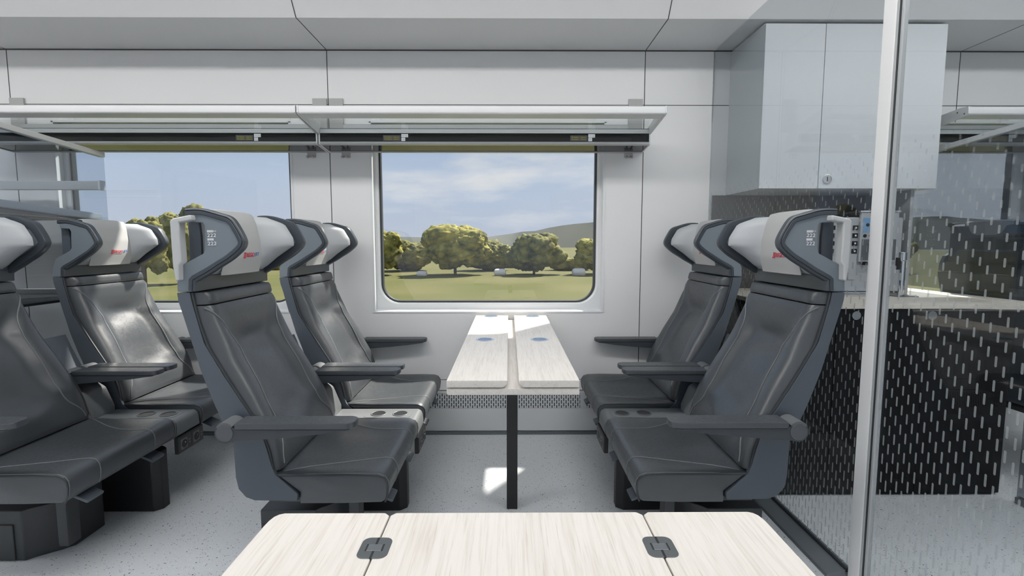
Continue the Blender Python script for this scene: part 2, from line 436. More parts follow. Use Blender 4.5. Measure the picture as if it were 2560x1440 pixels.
half = [(2.97, 2.26), (2.56, 2.26), (2.512, 2.322), (2.44, 2.40), (2.33, 2.47), (2.15, 2.545), (1.9, 2.60), (1.5, 2.63)]
prof = half + [(2.3 - y, z) for y, z in reversed(half)]
cbm = bmesh.new()
inner = [(y, z) for y, z in prof]; outer = [(3.09, 2.26), (3.09, 2.75), (-.79, 2.75), (-.79, 2.26)]
poly = inner + list(reversed(outer))
struct('ceiling', prism(poly, XL, XR, 'x'), CEIL, angle=25)
# panel seams: dark joint strips on wall and ceiling
def seam_x(x):
    w = .0022
    bs = ([(x - w, x + w, WY - .0008, WY + .001, .27, ZB), (x - w, x + w, WY - .0008, WY + .001, ZT, 2.26)] if x > 2 else [(x - w, x + w, WY - .0008, WY + .001, .27, 2.26)]) + [(x - w, x + w, 2.56, WY, 2.2592, 2.262)]
    bm = boxes(*bs)
    for (y0, z0), (y1, z1) in zip(half[1:4], half[2:5]):
        d = Vector((y1 - y0, z1 - z0)).normalized(); n = Vector((-d.y, d.x)) * -.0008
        vs_ = [bm.verts.new(p) for p in ((x - w, y0, z0), (x + w, y0, z0), (x + w, y1, z1), (x - w, y1, z1))]
        vt = [bm.verts.new(v.co + Vector((0, -.0012, -.0008))) for v in vs_]
        bm.faces.new(vt)
        for i in range(4): bm.faces.new((vs_[i], vs_[(i + 1) % 4], vt[(i + 1) % 4], vt[i]))
    bmesh.ops.recalc_face_normals(bm, faces=bm.faces)
    return bm
k = 1
for x in (-2.866, -1.043, .787, 2.61):
    struct('trim_%d' % k, seam_x(x), SEAM, smooth=False); k += 1
struct('trim_%d' % k, boxes((XL, XR, WY - .0008, WY + .001, 1.953, 1.957)), SEAM, smooth=False); k += 1
struct('trim_%d' % k, boxes((XL, XR, WY - .0008, WY + .001, .329, .332), (XL, XR, WY - .0008, WY + .001, .262, .266)), SEAM, smooth=False); k += 1
struct('trim_%d' % k, boxes((XL, XR, 2.962, WY, 2.2555, 2.2598)), SEAM, smooth=False)
# heater box along the wall foot
t = thing('heater_cover', 'long light grey heater casing with slotted grille along the foot of the wall', 'heater', (0, 2.95, 0))
HT = Matrix.Translation((0, -2.95, 0))
obj('casing', prism([(WY - .001, .262), (2.962, .262), (2.958, .245), (2.95, .158), (2.945, .15), (2.945, .02), (WY - .001, .02)], -2.6, 1.16, 'x'), HEATER, t, T=HT)
obj('grille', prism([(2.959, .248), (2.9565, .248), (2.948, .160), (2.951, .160)], -2.6, 1.16, 'x'), GRILLE, t, T=HT, smooth=False)
struct('baseboard_back', boxes((-2.6, 1.16, 2.935, 2.945, 0, .016), (-2.6, 1.16, 2.930, 2.935, 0, .008)), SKIRT)

# windows
def window(n, x0, x1, hx0, hx1, label):
    cx = (x0 + x1) / 2
    t = thing('window_%d' % n, label, 'window', (cx, WY, ZB)); t['kind'] = 'structure'
    T = Matrix.Translation((-cx, -WY, -ZB))
    # reveal and flange
    bm = boxes((x0 - .002, x0 + .012, WY - .003, WY + .055, ZB, ZT), (x1 - .012, x1 + .002, WY - .003, WY + .055, ZB, ZT), (x0, x1, WY - .003, WY + .055, ZT - .006, ZT))
    obj('reveal', bm, BEZEL, t, T=T)
    obj('sill', prism([(WY - .004, ZB - .002), (WY - .004, ZB + .005), (WY + .055, ZB + .016), (WY + .055, ZB - .002)], x0, x1, 'x'), BEZEL, t, T=T)
    # bezel: outer rectangle with a rounded hole
    z0, z1 = .797, 1.835; r = .115
    hole = rrect(hx0, hx1, z0, z1, r, 10)
    bm = bmesh.new(); y0, y1 = WY + .048, WY + .075
    # sweep of the rounded edge plus flat plate built of quads between hole and outer box
    def out_pt(p):
        cxx, czz = (hx0 + hx1) / 2, (z0 + z1) / 2; dx, dz = p[0] - cxx, p[1] - czz
        s = min((x1 - cxx if dx > 0 else cxx - x0) / max(abs(dx), 1e-6), ((ZT - czz) if dz > 0 else (czz - ZB)) / max(abs(dz), 1e-6))
        return (cxx + dx * s, czz + dz * s)
    # put the outer corners exactly
    N = len(hole); inn = []; outp = []; mid = []; gl = []
    for i, p in enumerate(hole):
        q, rr = hole[i - 1], hole[(i + 1) % N]; tv = Vector((rr[0] - q[0], rr[1] - q[1])).normalized(); nv = Vector((tv.y, -tv.x))
        outp.append(bm.verts.new((out_pt(p)[0], y0, out_pt(p)[1])))
        mid.append(bm.verts.new((p[0] + nv.x * .012, y0, p[1] + nv.y * .012)))
        inn.append(bm.verts.new((p[0] + nv.x * .003, y0 + .006, p[1] + nv.y * .003)))
        gl.append(bm.verts.new((p[0], y1, p[1])))
    for i in range(N):
        j = (i + 1) % N
        for a, b in ((outp, mid), (mid, inn), (inn, gl)): bm.faces.new((a[i], a[j], b[j], b[i]))
    corners = [(x1, ZT), (x0, ZT), (x0, ZB), (x1, ZB)]
    for c, a in zip(corners, (0, 1, 2, 3)):
        # corner fan: find the consecutive outer points on different sides
        for i in range(N):
            j = (i + 1) % N; p, q = outp[i].co, outp[j].co
            if abs(p.x - q.x) > 1e-5 and abs(p.z - q.z) > 1e-5:
                if min(abs(p.x - c[0]), abs(q.x - c[0])) < 1e-4 and min(abs(p.z - c[1]), abs(q.z - c[1])) < 1e-4:
                    v = bm.verts.new((c[0], y0, c[1])); bm.faces.new((outp[i], v, outp[j])); break
    bmesh.ops.recalc_face_normals(bm, faces=bm.faces)
    for f in bm.faces:
        if abs(f.normal.y) > .9 and f.normal.y > 0: f.normal_flip()
    obj('bezel', bm, BEZEL, t, T=T, wn=False)
    g = rrect(hx0, hx1, z0, z1, r, 10)
    bm = bmesh.new(); A = []; B = []; Cc = []
    for i, p in enumerate(g):
        q, rr = g[i - 1], g[(i + 1) % N]; tv = Vector((rr[0] - q[0], rr[1] - q[1])).normalized(); nv = Vector((tv.y, -tv.x))
        A.append(bm.verts.new((p[0] + nv.x * .001, y1 - .012, p[1] + nv.y * .001))); B.append(bm.verts.new((p[0] - nv.x * .009, y1 - .010, p[1] - nv.y * .009))); Cc.append(bm.verts.new((p[0] - nv.x * .010, y1 + .02, p[1] - nv.y * .010)))
    for i in range(N):
        j = (i + 1) % N; bm.faces.new((A[i], A[j], B[j], B[i])); bm.faces.new((B[i], B[j], Cc[j], Cc[i]))
    bmesh.ops.recalc_face_normals(bm, faces=bm.faces)
    obj('gasket', bm, GASKET, t, T=T, wn=False)
    obj('pane', boxes((hx0 - .02, hx1 + .02, y1 + .004, y1 + .012, z0 - .02, z1 + .02)), PANE, t, T=T, smooth=False)
window(1, -2.645, -1.265, -2.607, -1.303, 'left window in a white frame, partly behind seats')
window(2, -.812, .568, -.775, .527, 'whole middle window with rounded corners above the far table')
window(3, 2.12, 3.10, 2.16, 3.03, 'window beyond the dashed glass partition, behind the galley')

# ceiling lamps (long diffusers over the aisle)
for i, x in enumerate((-3.4, -1.15, 1.1, 3.35)):
    lb = ['leftmost', 'second from the left of the', 'third from the left of the', 'rightmost']
    o = obj('ceiling_light', boxes((-1.05, 1.05, -.13, .13, 0, .03), bevel=.006), LAMP)
    o.location = (x, 1.15, 2.60)
    tag(o, 'long white ceiling lamp diffuser above the aisle, %s' % ['at the far left end', 'over the left seat rows', 'over the right seats', 'over the galley'][i], 'ceiling light', 'lamps over the aisle')

# ------------------------------------------------------------------ seats
def seat(loc, mir, aisle, label, cat_group):
    """built with the seat facing +x (mir=False) or -x (mir=True); local origin under the seat middle"""
    root = thing('train_seat', label, 'seat', loc, cat_group)
    X0 = -.64
    S = Matrix.Scale(-1, 4, (1, 0, 0)) if mir else Matrix.Identity(4)
    T = S @ Matrix.Translation((-X0, 0, 0))
    def part(name, bm, mat, par=root, **kw): return obj(name, bm, mat, par, T=T, **kw)
    def wz(z): return interp(z, (.30, .62, 1.0), (.283, .272, .247))
    # shell
    rear = [(-1.085, .997), (-1.081, .969), (-1.067, .925), (-1.039, .833), (-1.01, .737), (-.972, .638), (-.941, .565), (-.912, .512), (-.908, .44), (-.906, .385), (-.898, .345), (-.874, .317), (-.845, .306)]
    front = [(-.705, .304), (-.703, .328), (-.776, .395), (-.787, .425), (-.798, .469), (-.813, .521), (-.853, .593), (-.936, .722), (-1.001, .832), (-1.024, .916), (-1.039, .969), (-1.043, .997)]
    poly = rear + front
    thin = rear + [(x - .05 * sstep(.36, .44, z) * (1 - sstep(.95, .99, z)), z) for x, z in front]
    bm = loft([[(x, y * wz(z) / .283, z) for x, z in pl] for y, pl in ((-.28, poly), (-.262, poly), (-.258, thin), (.258, thin), (.262, poly), (.28, poly))])
    finish(bm, .005, 2, 50)
    part('back_shell', bm, SHELLM)
    # backrest pad
    zs_ = (.40, .412, .47, .543, .60, .673, .771, .912, .951, 1.002); fx = (-.757, -.76, -.772, -.794, -.824, -.86, -.916, -.973, -.981, -.991)
    pz = (.409, .469, .521, .593, .722, .832, .916, .969, .997); px = (-.787, -.798, -.813, -.853, -.936, -1.001, -1.024, -1.039, -1.043)
    def xf(z, y):
        W = wz(z) - .014; a = abs(y)
        base = interp(z, zs_, fx)
        side = interp(z, pz, px) + .004
        rec = .034 * sstep(.42, .62, z) * (1 - sstep(.80, .93, z)) + .006
        waist = interp(z, (.44, .55, .7, .8, .95), (.25, .20, .175, .165, .235))
        x = base - rec * (1 - sstep(waist - .07, waist + .015, a))
        x -= .014 * math.exp(-((z - .80) / .035) ** 2) * (1 - sstep(.02, .14, a))
        x += .010 * math.exp(-((z - .72) / .06) ** 2) * (1 - sstep(.02, .16, a))
        x -= .012 * math.exp(-((z - .545) / .04) ** 2) * (1 - sstep(.02, .16, a))
        x += .010 * math.exp(-((z - .485) / .035) ** 2) * (1 - sstep(.02, .16, a))
        e = max(0, (a - (W - .045)) / .045)
        x = x + (side - x) * (1 - math.sqrt(max(0, 1 - min(1, e) ** 2)))
        return x
    def pad(z0, z1, nz, inset):
        fr, bk = [], []
        for i in range(nz + 1):
            z = z0 + (z1 - z0) * i / nz
            W = wz(z) - .014; row, rb = [], []
            ed = 0
            if i == 0 or i == nz: ed = inset
            for j in range(37):
                s = -1 + 2 * j / 36; s = math.copysign(abs(s) ** .75, s); y = s * W
                row.append((xf(z, y) - ed, y, z)); rb.append((min(interp(z, pz, px) - .006, row[-1][0] - .006) - .012 * (1 - sstep(W - .05, W - .02, abs(y))), y, z))
            fr.append(row); bk.append(rb)
        return grid_solid(fr, bk)
    part('backrest', pad(.40, .952, 46, .004), LEATHER, wn=False)
    part('top_band', pad(.956, .996, 5, .005), LEATHER, wn=False)
    # piping between shell and pad, and sewn seams on the pad
    paths = []
    for s in (-1, 1):
        paths.append([(interp(z, pz, px) + .003, s * (wz(z) - .009), z) for z in [.41 + .0586 * i for i in range(11)]])
    for q in paths: part('edge_piping', tube(q, r=.0045), DARKPIPE)
    paths = []
    for s in (-1, 1):
        pts = []
        for z, y in spline([(.415, .235), (.45, .222), (.5, .185), (.56, .172), (.65, .167), (.73, .162), (.80, .160), (.86, .175), (.91, .205), (.945, .232)], 5):
            pts.append((xf(z, y) + .0006, s * y, z))
        paths.append(pts)
    for q in paths: part('seam', tube(q, r=.0026, seg=5), PIPING)
    # cushion
    def ring(y, ins=0.):
        a = abs(y); dish = .014 * (1 - sstep(.10, .24, a))
        R = [(-.79, .396), (-.74, .395 - dish * .9), (-.64, .392 - dish), (-.55, .392 - dish * .8), (-.47, .394 - dish * .45), (-.437, .393 - dish * .2), (-.417, .386), (-.405, .372), (-.402, .35), (-.405, .32), (-.413, .30), (-.425, .293), (-.55, .289), (-.70, .289), (-.70, .33), (-.772, .393)]
        cx, cz = -.58, .34
        return [(cx + (x - cx) * (1 - ins * .7), y, cz + (z - cz) * (1 - ins * 1.6)) for x, z in R]
    ys = [-.272, -.270, -.262] + [-.25 + .025 * i for i in range(21)] + [.262, .270, .272]
    ins = {0: .075, 1: .03, 2: .006}
    rings = [ring(y, ins.get(min(i, len(ys) - 1 - i), 0.)) for i, y in enumerate(ys)]
    part('seat_cushion', loft(rings), LEATHER, wn=False)
    paths = []; dk = []
    for s in (-1, 1):
        y = s * .2655
        paths.append([(-.76, y, .390), (-.68, y, .3905), (-.60, y, .391), (-.50, y, .392), (-.435, y, .390), (-.414, y, .382), (-.404, y, .368), (-.402, y, .35), (-.406, y, .32), (-.414, y, .299)])
        dk.append([(p[0] - .001, s * .2705, p[2] - .004) for p in paths[-1]])
    for q in dk: part('cushion_piping', tube(q, r=.003, seg=6), DARKPIPE)
    sp = []
    for s in (-1, 1):
        pts = []
        for x, y in spline([(-.755, .256), (-.72, .235), (-.66, .20), (-.58, .165), (-.50, .145), (-.43, .138)], 5):
            dish = .014 * (1 - sstep(.10, .24, y))
            z = interp(x, (-.79, -.74, -.64, -.55, -.47, -.437, -.417), (.396, .395 - dish * .9, .392 - dish, .392 - dish * .8, .394 - dish * .45, .393 - dish * .2, .386))
            pts.append((x, s * y, z + .0005))
        pts += [(-.416, s * .138, .3868), (-.4045, s * .138, .372), (-.4015, s * .138, .35), (-.4045, s * .138, .32), (-.412, s * .138, .302)]
        sp.append(pts)
    for q in paths + sp: part('cushion_seam', tube(q, r=.0018, seg=5), PIPING)
    for s in (-1, 1):
        bm = boxes((-.055, .012, s * .16 - .036, s * .16 + .036, -.006, .006), bevel=.004)
        bmesh.ops.transform(bm, matrix=Matrix.Translation((-.418, 0, .262)) @ Matrix.Rotation(math.radians(24), 4, 'Y'), verts=bm.verts)
        part('lever', bm, SHELLM)
    # neck and headrest
    part('neck_panel', boxes((-1.080, -1.022, -.242, .242, 1.0005, 1.052), bevel=.003), RIM)
    hw = .243
    outer = [(-1.085, 1.0005), (-1.083, 1.040), (-1.066, 1.086), (-1.054, 1.093), (-.995, 1.124), (-.988, 1.135), (-.984, 1.212), (-.99, 1.224), (-1.035, 1.228), (-1.035, 1.262), (-.985, 1.262), (-.937, 1.240), (-.907, 1.226), (-.888, 1.197), (-.875, 1.165), (-.883, 1.142), (-.915, 1.115), (-1.0, 1.062), (-1.035, 1.045), (-1.035, 1.0005)]
    rimp = [tuple(p) for p in spline([(-1.042, 1.264, 0), (-1.01, 1.2655, 0), (-.975, 1.262, 0), (-.928, 1.2485, 0), (-.898, 1.2365, 0), (-.879, 1.207, 0), (-.863, 1.175, 0), (-.8605, 1.158, 0), (-.870, 1.142, 0), (-.905, 1.1125, 0), (-.955, 1.083, 0), (-1.005, 1.056, 0), (-1.033, 1.040, 0)], 4)] + [(-1.036, 1.003)]
    rimp = [(p[0] - .007 * sstep(1.06, 1.10, p[1]) * sstep(-1.03, -.95, p[0]), p[1] - .004 * sstep(1.2, 1.26, p[1])) for p in rimp]
    def rim_bm(sd):
        P = [Vector(p) for p in rimp]; rings = []
        for i, p in enumerate(P):
            t = (P[min(i + 1, len(P) - 1)] - P[max(i - 1, 0)]).normalized(); n = Vector((-t.y, t.x))
            o_, i_ = hw + .004, hw - .027
            sec = ((-.011, o_ - .003), (-.008, o_), (.001, o_), (.003, o_ - .0025), (.005, o_), (.008, o_ - .001), (.011, o_ - .005), (.011, i_ + .006), (.007, i_), (-.021, i_), (-.021, i_ + .0025), (-.011, i_ + .004))
            rings.append([(p.x + n.x * a, sd * y, p.y + n.y * a) for a, y in sec])
        return loft(rings)
    for s in (-1, 1):
        a0, a1 = (s * hw, s * (hw - .024)); 
        part('headrest_wing', prism(outer, min(a0, a1), max(a0, a1), 'y', bevel=.003, seg=2, ang=35), WING)
        part('headrest_rim', rim_bm(s), RIM, angle=35)
    # inner back plate of the headrest (seen through the wing cut-out)
    part('headrest_shell', prism([(-1.060, 1.05), (-1.056, 1.25), (-1.035, 1.262), (-1.022, 1.258), (-1.016, 1.18), (-1.018, 1.05)], -(hw - .03), hw - .03, 'y', bevel=.004), SHELLM)
    Tz = (1.050, 1.10, 1.15, 1.18, 1.235, 1.260); Tx = (-1.016, -.955, -.883, -.886, -.918, -.982)
    Cz = (1.050, 1.107, 1.171, 1.234, 1.262); Cx = (-1.004, -.987, -.989, -1.003, -1.016)
    fr, bk = [], []
    nz = 26
    for i in range(nz + 1):
        z = 1.051 + .212 * i / nz; row, rb = [], []
        c = interp(z, Cz, Cx) - .007; tip = max(interp(z, Tz, Tx), c)
        for j in range(41):
            y = -.202 + .404 * j / 40; a = abs(y)
            if a < .115: x = c
            else:
                q = (a - .115) / .087; x = c + (tip - c) * (math.sin(min(1., q * 1.12) * PI / 2) ** 1.05) - .012 * max(0, (q - .9) / .1) ** 2
            e = min(i, nz - i)
            x -= (.010, .003)[e] if e < 2 else 0
            row.append((x, y, z)); rb.append((-1.02, y, z))
        fr.append(row); bk.append(rb)
    part('headrest_pad', grid_solid(fr, bk), HPAD, wn=False)
    # cloth cover strap over the middle
    st = [(interp(z, Cz, Cx) + .002, z) for z in [1.047 + .0105 * i for i in range(20)]]
    st += [(-1.013, 1.258), (-1.022, 1.2715), (-1.036, 1.2745), (-1.050, 1.268), (-1.053, 1.25), (-1.053, 1.12)]
    fr, bk = [], []
    for i, (x, z) in enumerate(st):
        p, q = st[max(i - 1, 0)], st[min(i + 1, len(st) - 1)]; tt = Vector((q[0] - p[0], q[1] - p[1])).normalized(); nn = Vector((tt.y, -tt.x))
        row, rb = [], []
        for j in range(17):
            y = -.132 + .264 * j / 16; dx = -.004 * (abs(y) / .132) ** 6
            row.append((x + nn.x * (.004 + dx), y, z + nn.y * (.004 + dx))); rb.append((x - nn.x * .002, y, z - nn.y * .002))
        fr.append(row); bk.append(rb)
    cov = part('headrest_cover', grid_solid(fr, bk), COVER, wn=False)
    # printed logo on the cover
    d = -1 if mir else 1; xw = (-.9795 - X0) * d
    def LT(y0, z0): return frame((xw, y0 * d, z0), (0, d, 0), (0, 0, 1), (d, 0, 0))
    ls = -.022
    obj('lettering', text_bm('REGIO', width=.0575, height=.0165, shear=.25, bold=.018), RED, cov, T=LT(ls + .022, 1.1065), smooth=False)
    obj('lettering', text_bm('JET', width=.037, height=.0165, shear=.25, bold=.006), BLUE, cov, T=LT(ls + .0805, 1.1065), smooth=False)
    bm = bmesh.new()
    for o_ in (0, .009):
        for q in (((0, -.004), (.0055, -.004), (.0100, .0175), (.0062, .0175)), ((.003, .0175), (.0045, .0145), (.0100, .0145), (.0100, .0175)), ((0, -.004), (.0045, -.001), (-.0025, -.001), (-.003, -.004))):
            vv = [bm.verts.new((a + o_ + .002, b, .0)) for a, b in q]; vt = [bm.verts.new((a + o_ + .002, b, .0004)) for a, b in q]
            bm.faces.new(vv); bm.faces.new(vt)
            for i in range(4): bm.faces.new((vv[i], vv[(i + 1) % 4], vt[(i + 1) % 4], vt[i]))
    bmesh.ops.recalc_face_normals(bm, faces=bm.faces)
    obj('lettering', bm, RED, cov, T=LT(ls, 1.1065), smooth=False)
    # aisle seats: grab handle and seat numbers
    if aisle:
        hp = [(-1.080, 1.228), (-1.070, 1.238), (-1.012, 1.249), (-1.011, 1.231), (-1.050, 1.224), (-1.052, 1.20), (-1.050, 1.10), (-1.0595, 1.088), (-1.062, 1.038), (-1.072, 1.036), (-1.0785, 1.085)]
        part('grab_handle', prism(hp, -.268, -.232, 'y', bevel=.0065, seg=3, ang=40), HANDLE)
        xc = (-.962 - X0) * d
        yp = -hw - .0006
        for zt in (1.1785, 1.1520):
            obj('seat_number', text_bm('222', width=.0285, height=.0118), WHITEM, root, T=FACING_CAM((xc - .0142, yp, zt)), smooth=False)
        bs = []
        for zt, ex in ((1.1935, 1), (1.1672, 0)):
            for r_ in range(3):
                for q in range(3): bs.append((xc - .0142 + q * .0068, xc - .0142 + q * .0068 + .0062, yp - .0004, yp + .0002, zt + r_ * .0026, zt + r_ * .0026 + .0019))
            if ex:
                x_ = xc + .0072
                bs += [(x_, x_ + .0075, yp - .0004, yp + .0002, zt + .0012, zt + .0022), (x_, x_ + .0075, yp - .0004, yp + .0002, zt + .0052, zt + .0062), (x_, x_ + .001, yp - .0004, yp + .0002, zt + .0012, zt + .0062), (x_ + .0065, x_ + .0075, yp - .0004, yp + .0002, zt + .0012, zt + .0062)]
        obj('seat_pictogram', boxes(*bs), WHITEM, root, smooth=False)
    # armrests on both sides
    for s in (-1, 1):
        yc = s * .321
        circ = [(-.889 + .033 * math.cos(a), .566 + .033 * math.sin(a)) for a in [math.radians(75 + 18 * k) for k in range(12)]]
        body = circ + [(-.86, .5395), (-.80, .543), (-.70, .551), (-.60, .561), (-.545, .569), (-.505, .574), (-.50, .577), (-.855, .577)]
        a = part('armrest', prism(body, yc - .034, yc + .034, 'y', bevel=.004, ang=40), ARM)
        pp = [(-.858, yc - .037), (-.508, yc - .037), (-.492, yc - .028), (-.486, yc - .015), (-.486, yc + .015), (-.492, yc + .028), (-.508, yc + .037), (-.858, yc + .037)]
        part('armrest_pad', prism(pp, .5775, .598, 'z', bevel=.004, seg=2, ang=40), ARMPAD, a)
        part('pivot_cap', disc((-.889, yc + s * .034, .566), .0265, s * .003, 'y', 32, .0012), PIVOT, a)
        part('armrest_joint', prism([(-.889 + .0342 * math.cos(q), .566 + .0342 * math.sin(q)) for q in [math.radians(42 + 10 * k) for k in range(11)]] + [(-.889 + .025 * math.cos(q), .566 + .025 * math.sin(q)) for q in [math.radians(142 - 10 * k) for k in range(11)]], yc - .0345, yc + .0345, 'y'), ARMCAP, a)
    return root

Y1, Y2 = 1.871, 2.600
XA, XB, XM = -.64, -1.705, .664
G = 'charcoal train seats'
seat((XA, Y1, 0), False, True, 'aisle seat left of the far table, facing right, whole in view with a grab handle', G)
seat((XA, Y2, 0), False, False, 'window seat left of the far table, facing right, its backrest in sunlight', G)
seat((XB, Y1, 0), False, True, 'leftmost seat, aisle seat cut off by the left edge of the photo', G)
seat((XB, Y2, 0), False, False, 'sunlit window seat behind, in front of the left glass shelf pane', G)
seat((XM, Y1, 0), True, True, 'aisle seat right of the far table, facing left, in front of the dashed glass', G)
seat((XM, Y2, 0), True, False, 'window seat right of the far table, facing left, half hidden by the aisle seat', G)
seat((2.91, Y2, 0), False, False, 'dim seat seen through the dashed glass beyond the galley', G)

def seat_base(loc, mir, label):
    root = thing('seat_base', label, 'seat base', loc, 'black seat pedestals')
    X0 = -.64; S = Matrix.Scale(-1, 4, (1, 0, 0)) if mir else Matrix.Identity(4)
    T = S @ Matrix.Translation((-X0, -2.235, 0))
    def part(name, bm, mat, par=root, **kw): return obj(name, bm, mat, par, T=T, **kw)
    part('pedestal', prism([(-.715, 2.07), (-.473, 2.07), (-.445, 2.095), (-.445, 2.135), (-.473, 2.155), (-.715, 2.155)], 0, .262, 'z', bevel=.004), BLACKP)
    part('cross_beam', boxes((-.83, -.52, 1.66, 2.83, .262, .288), bevel=.006), DKMETAL)
    # armrest console between the seats with a shaped tray
    cons = prism([(-.80, .30), (-.80, .374), (-.432, .374), (-.416, .366), (-.410, .35), (-.407, .325), (-.407, .30)], 2.158, 2.318, 'y', bevel=.009, seg=3)
    cp = part('console', cons, CONS)
    part('console_pillar', prism([(-.83, .288), (-.79, .288), (-.79, .40), (-.825, .49), (-.86, .512), (-.93, .512), (-.935, .48), (-.88, .36)], 2.168, 2.304, 'y', bevel=.012, seg=3, ang=35), CONS)
    part('tray_recess', prism(rrect(-.66, -.448, 2.190, 2.286, .02, 5), .3735, .3752, 'z', bevel=.0006), CONS, cp)
    for x in (-.60, -.50):
        part('cup_recess', ring_mesh((x, 2.238, .3748), .030, .036, .0035), ARMCAP, cp)
        part('cup_recess_floor', disc((x, 2.238, .3744), .031, .001, 'z'), BLACKP, cp)
    part('gap_sun_block', prism([(-.925, .52), (-.962, .585), (-.995, .66), (-1.02, .73), (-1.005, .735), (-.98, .67), (-.945, .595), (-.908, .53)], 2.160, 2.311, 'y', bevel=.002), SHELLM)  # filler behind the pillar, added to keep sun off the aisle floor
    # power sockets under the console
    pn = part('socket_panel', boxes((-.42, -.402, 2.147, 2.326, .222, .298), bevel=.002), BLACKP)
    for y in (2.149, 2.2365):
        f = part('socket', boxes((-.404, -.399, y, y + .0865, .226, .294), bevel=.0015), DKMETAL, pn)
        part('socket_face', boxes((-.400, -.3978, y + .012, y + .056, .237, .283), bevel=.001), CONS, pn)
        part('socket_well', disc((-.3979, y + .034, .260), .0185, .0012, 'x', 24), BLACKP, pn)
        part('socket_pin', disc((-.397, y + .034, .266), .003, .004, 'x', 10), CHROME, pn)
        part('usb_port', boxes((-.3995, -.3982, y + .066, y + .077, .263, .268), (-.3995, -.3982, y + .066, y + .077, .250, .255)), CONS, pn)
    # equipment box under the aisle seat
    bx = part('equipment_box', prism([(-.905, 1.736), (-.705, 1.736), (-.692, 1.752), (-.63, 1.80), (-.60, 1.83), (-.60, 1.97), (-.905, 1.97)], 0, .192, 'z', bevel=.005), DKMETAL)
    part('box_door', boxes((-.90, -.735, 1.7305, 1.738, .006, .140), bevel=.003), DKMETAL, bx)
    part('bracket', prism([(-.66, .10), (-.62, .10), (-.575, .262), (-.70, .262)], 1.86, 1.92, 'y', bevel=.003), DKMETAL)
    part('foot_flap', boxes((-.585, -.545, 1.74, 1.80, .05, .245), bevel=.008), DKMETAL)
    return root
seat_base((XA, 2.235, 0), False, 'black pedestal and console under the seat pair left of the far table')
seat_base((XB, 2.235, 0), False, 'black pedestal with two power sockets under the leftmost seat pair')
seat_base((XM, 2.235, 0), True, 'black pedestal and console under the seat pair right of the far table')

seat_base((2.91, 2.235, 0), False, 'dim seat pedestal beyond the galley, behind the dashed glass')

# ------------------------------------------------------------------ far table
t = thing('folding_table', 'long pale wood folding table under the window, leaves folded on top', 'table', (.013, 2.25, 0))
T = Matrix.Translation((-.013, -2.25, 0))
zt = .728
obj('table_base_slab', boxes((-.197, .224, 1.540, 2.955, .679, .7015), bevel=.0035), WOODY, t, T=T)
for s, (a, b) in ((-1, (-.197, -.004)), (1, (.031, .224))):
    out = []
    for (y0, y1) in ((1.538, 2.281), (2.2825, 2.962)):
        if s < 0: pf = [(a, .7035), (a, zt), (b, zt), (b, .716), (b - .014, .7035)]
        else: pf = [(a, zt), (a, .716), (a + .014, .7035), (b, .7035), (b, zt)]
        out.append((y0, y1, pf))
    for y0, y1, pf in out:
        lf = obj('table_leaf', prism(pf, y0, y1, 'y', bevel=.0032, ang=40), WOODY, t, T=T)
cupx = {-1: -.107, 1: .138}
for s in (-1, 1):
    for yy in (2.202, 2.915):
        c = obj('cup_holder', ring_mesh((cupx[s] + (.002 if yy > 2.5 else 0), yy, zt - .001), .031, .041, .0035), CHROME, t, T=T)
        obj('cup_well', disc((cupx[s] + (.002 if yy > 2.5 else 0), yy, zt - .0005), .032, .0009, 'z'), CHROMEB, c, T=T)
obj('leg', boxes((-.0095, .0375, 2.08, 2.127, 0, .679), bevel=.003), BLACKP, t, T=T)
obj('wall_bracket', boxes((-.12, .15, 2.945, WY, .64, .679), bevel=.003), DKMETAL, t, T=T)

# near table, leaves opened out
t = thing('folding_table', 'near pale wood table with leaves opened out, cut by the bottom edge of the photo', 'table', (.012, .1, 0))
T = Matrix.Translation((-.012, -.1, 0))
Yb, Yf = .766, -.66
def leaf(x_in, x_out):
    s = 1 if x_out > x_in else -1
    pts = [(x_in, Yb - .008), (x_in + s * .008, Yb)]
    pts += [(x_out - s * .016, Yb), (x_out - s * .0085, Yb - .0035), (x_out - s * .0035, Yb - .0105), (x_out - s * .0008, Yb - .022), (x_out, Yb - .036)]
    pts += [(x_out, Yf), (x_in, Yf)]
    return pts
cs = [(-.1885, Yf), (-.1885, Yb - .008), (-.1805, Yb), (.2055, Yb), (.2135, Yb - .008), (.2135, Yf)]
obj('table_base_slab', prism(cs, .704, zt, 'z', bevel=.0018, ang=50), WOODY, t, T=T)
for a, b in ((-.1905, -.376), (.2155, .401)):
    lf = obj('table_leaf', prism(leaf(a, b), .704, zt, 'z', bevel=.0018, ang=50), WOODY, t, T=T)
    obj('edge_band', prism([(p[0] + (.0008 if p[0] > b - .001 and b > 0 else 0), p[1]) for p in leaf(a, b)], .7035, .7235, 'z'), EDGEW, lf, T=T)
for hx in (-.1905, .2155):
    for y in (.6725, .0):
        pl = rrect(hx - .0215, hx + .0215, y - .0245, y + .0245, .011, 6)
        h = obj('hinge', prism(pl, zt - .003, zt + .0008, 'z', bevel=.0004), HINGEM, t, T=T)
        obj('hinge_slot', boxes((hx - .0016, hx + .0016, y + .008, y + .0235, zt, zt + .0011), (hx - .0016, hx + .0016, y - .0245, y - .0085, zt, zt + .0011), (hx - .0125, hx - .0105, y - .008, y + .008, zt, zt + .0011), (hx + .0105, hx + .0125, y - .008, y + .008, zt, zt + .0011)), BLACKP, h, T=T)
        obj('hinge_link', boxes((hx - .0100, hx + .0100, y - .0075, y + .0075, zt, zt + .0013), bevel=.0004), STEEL, h, T=T)
obj('leg', boxes((-.012, .036, .12, .168, 0, .704), bevel=.003), BLACKP, t, T=T)

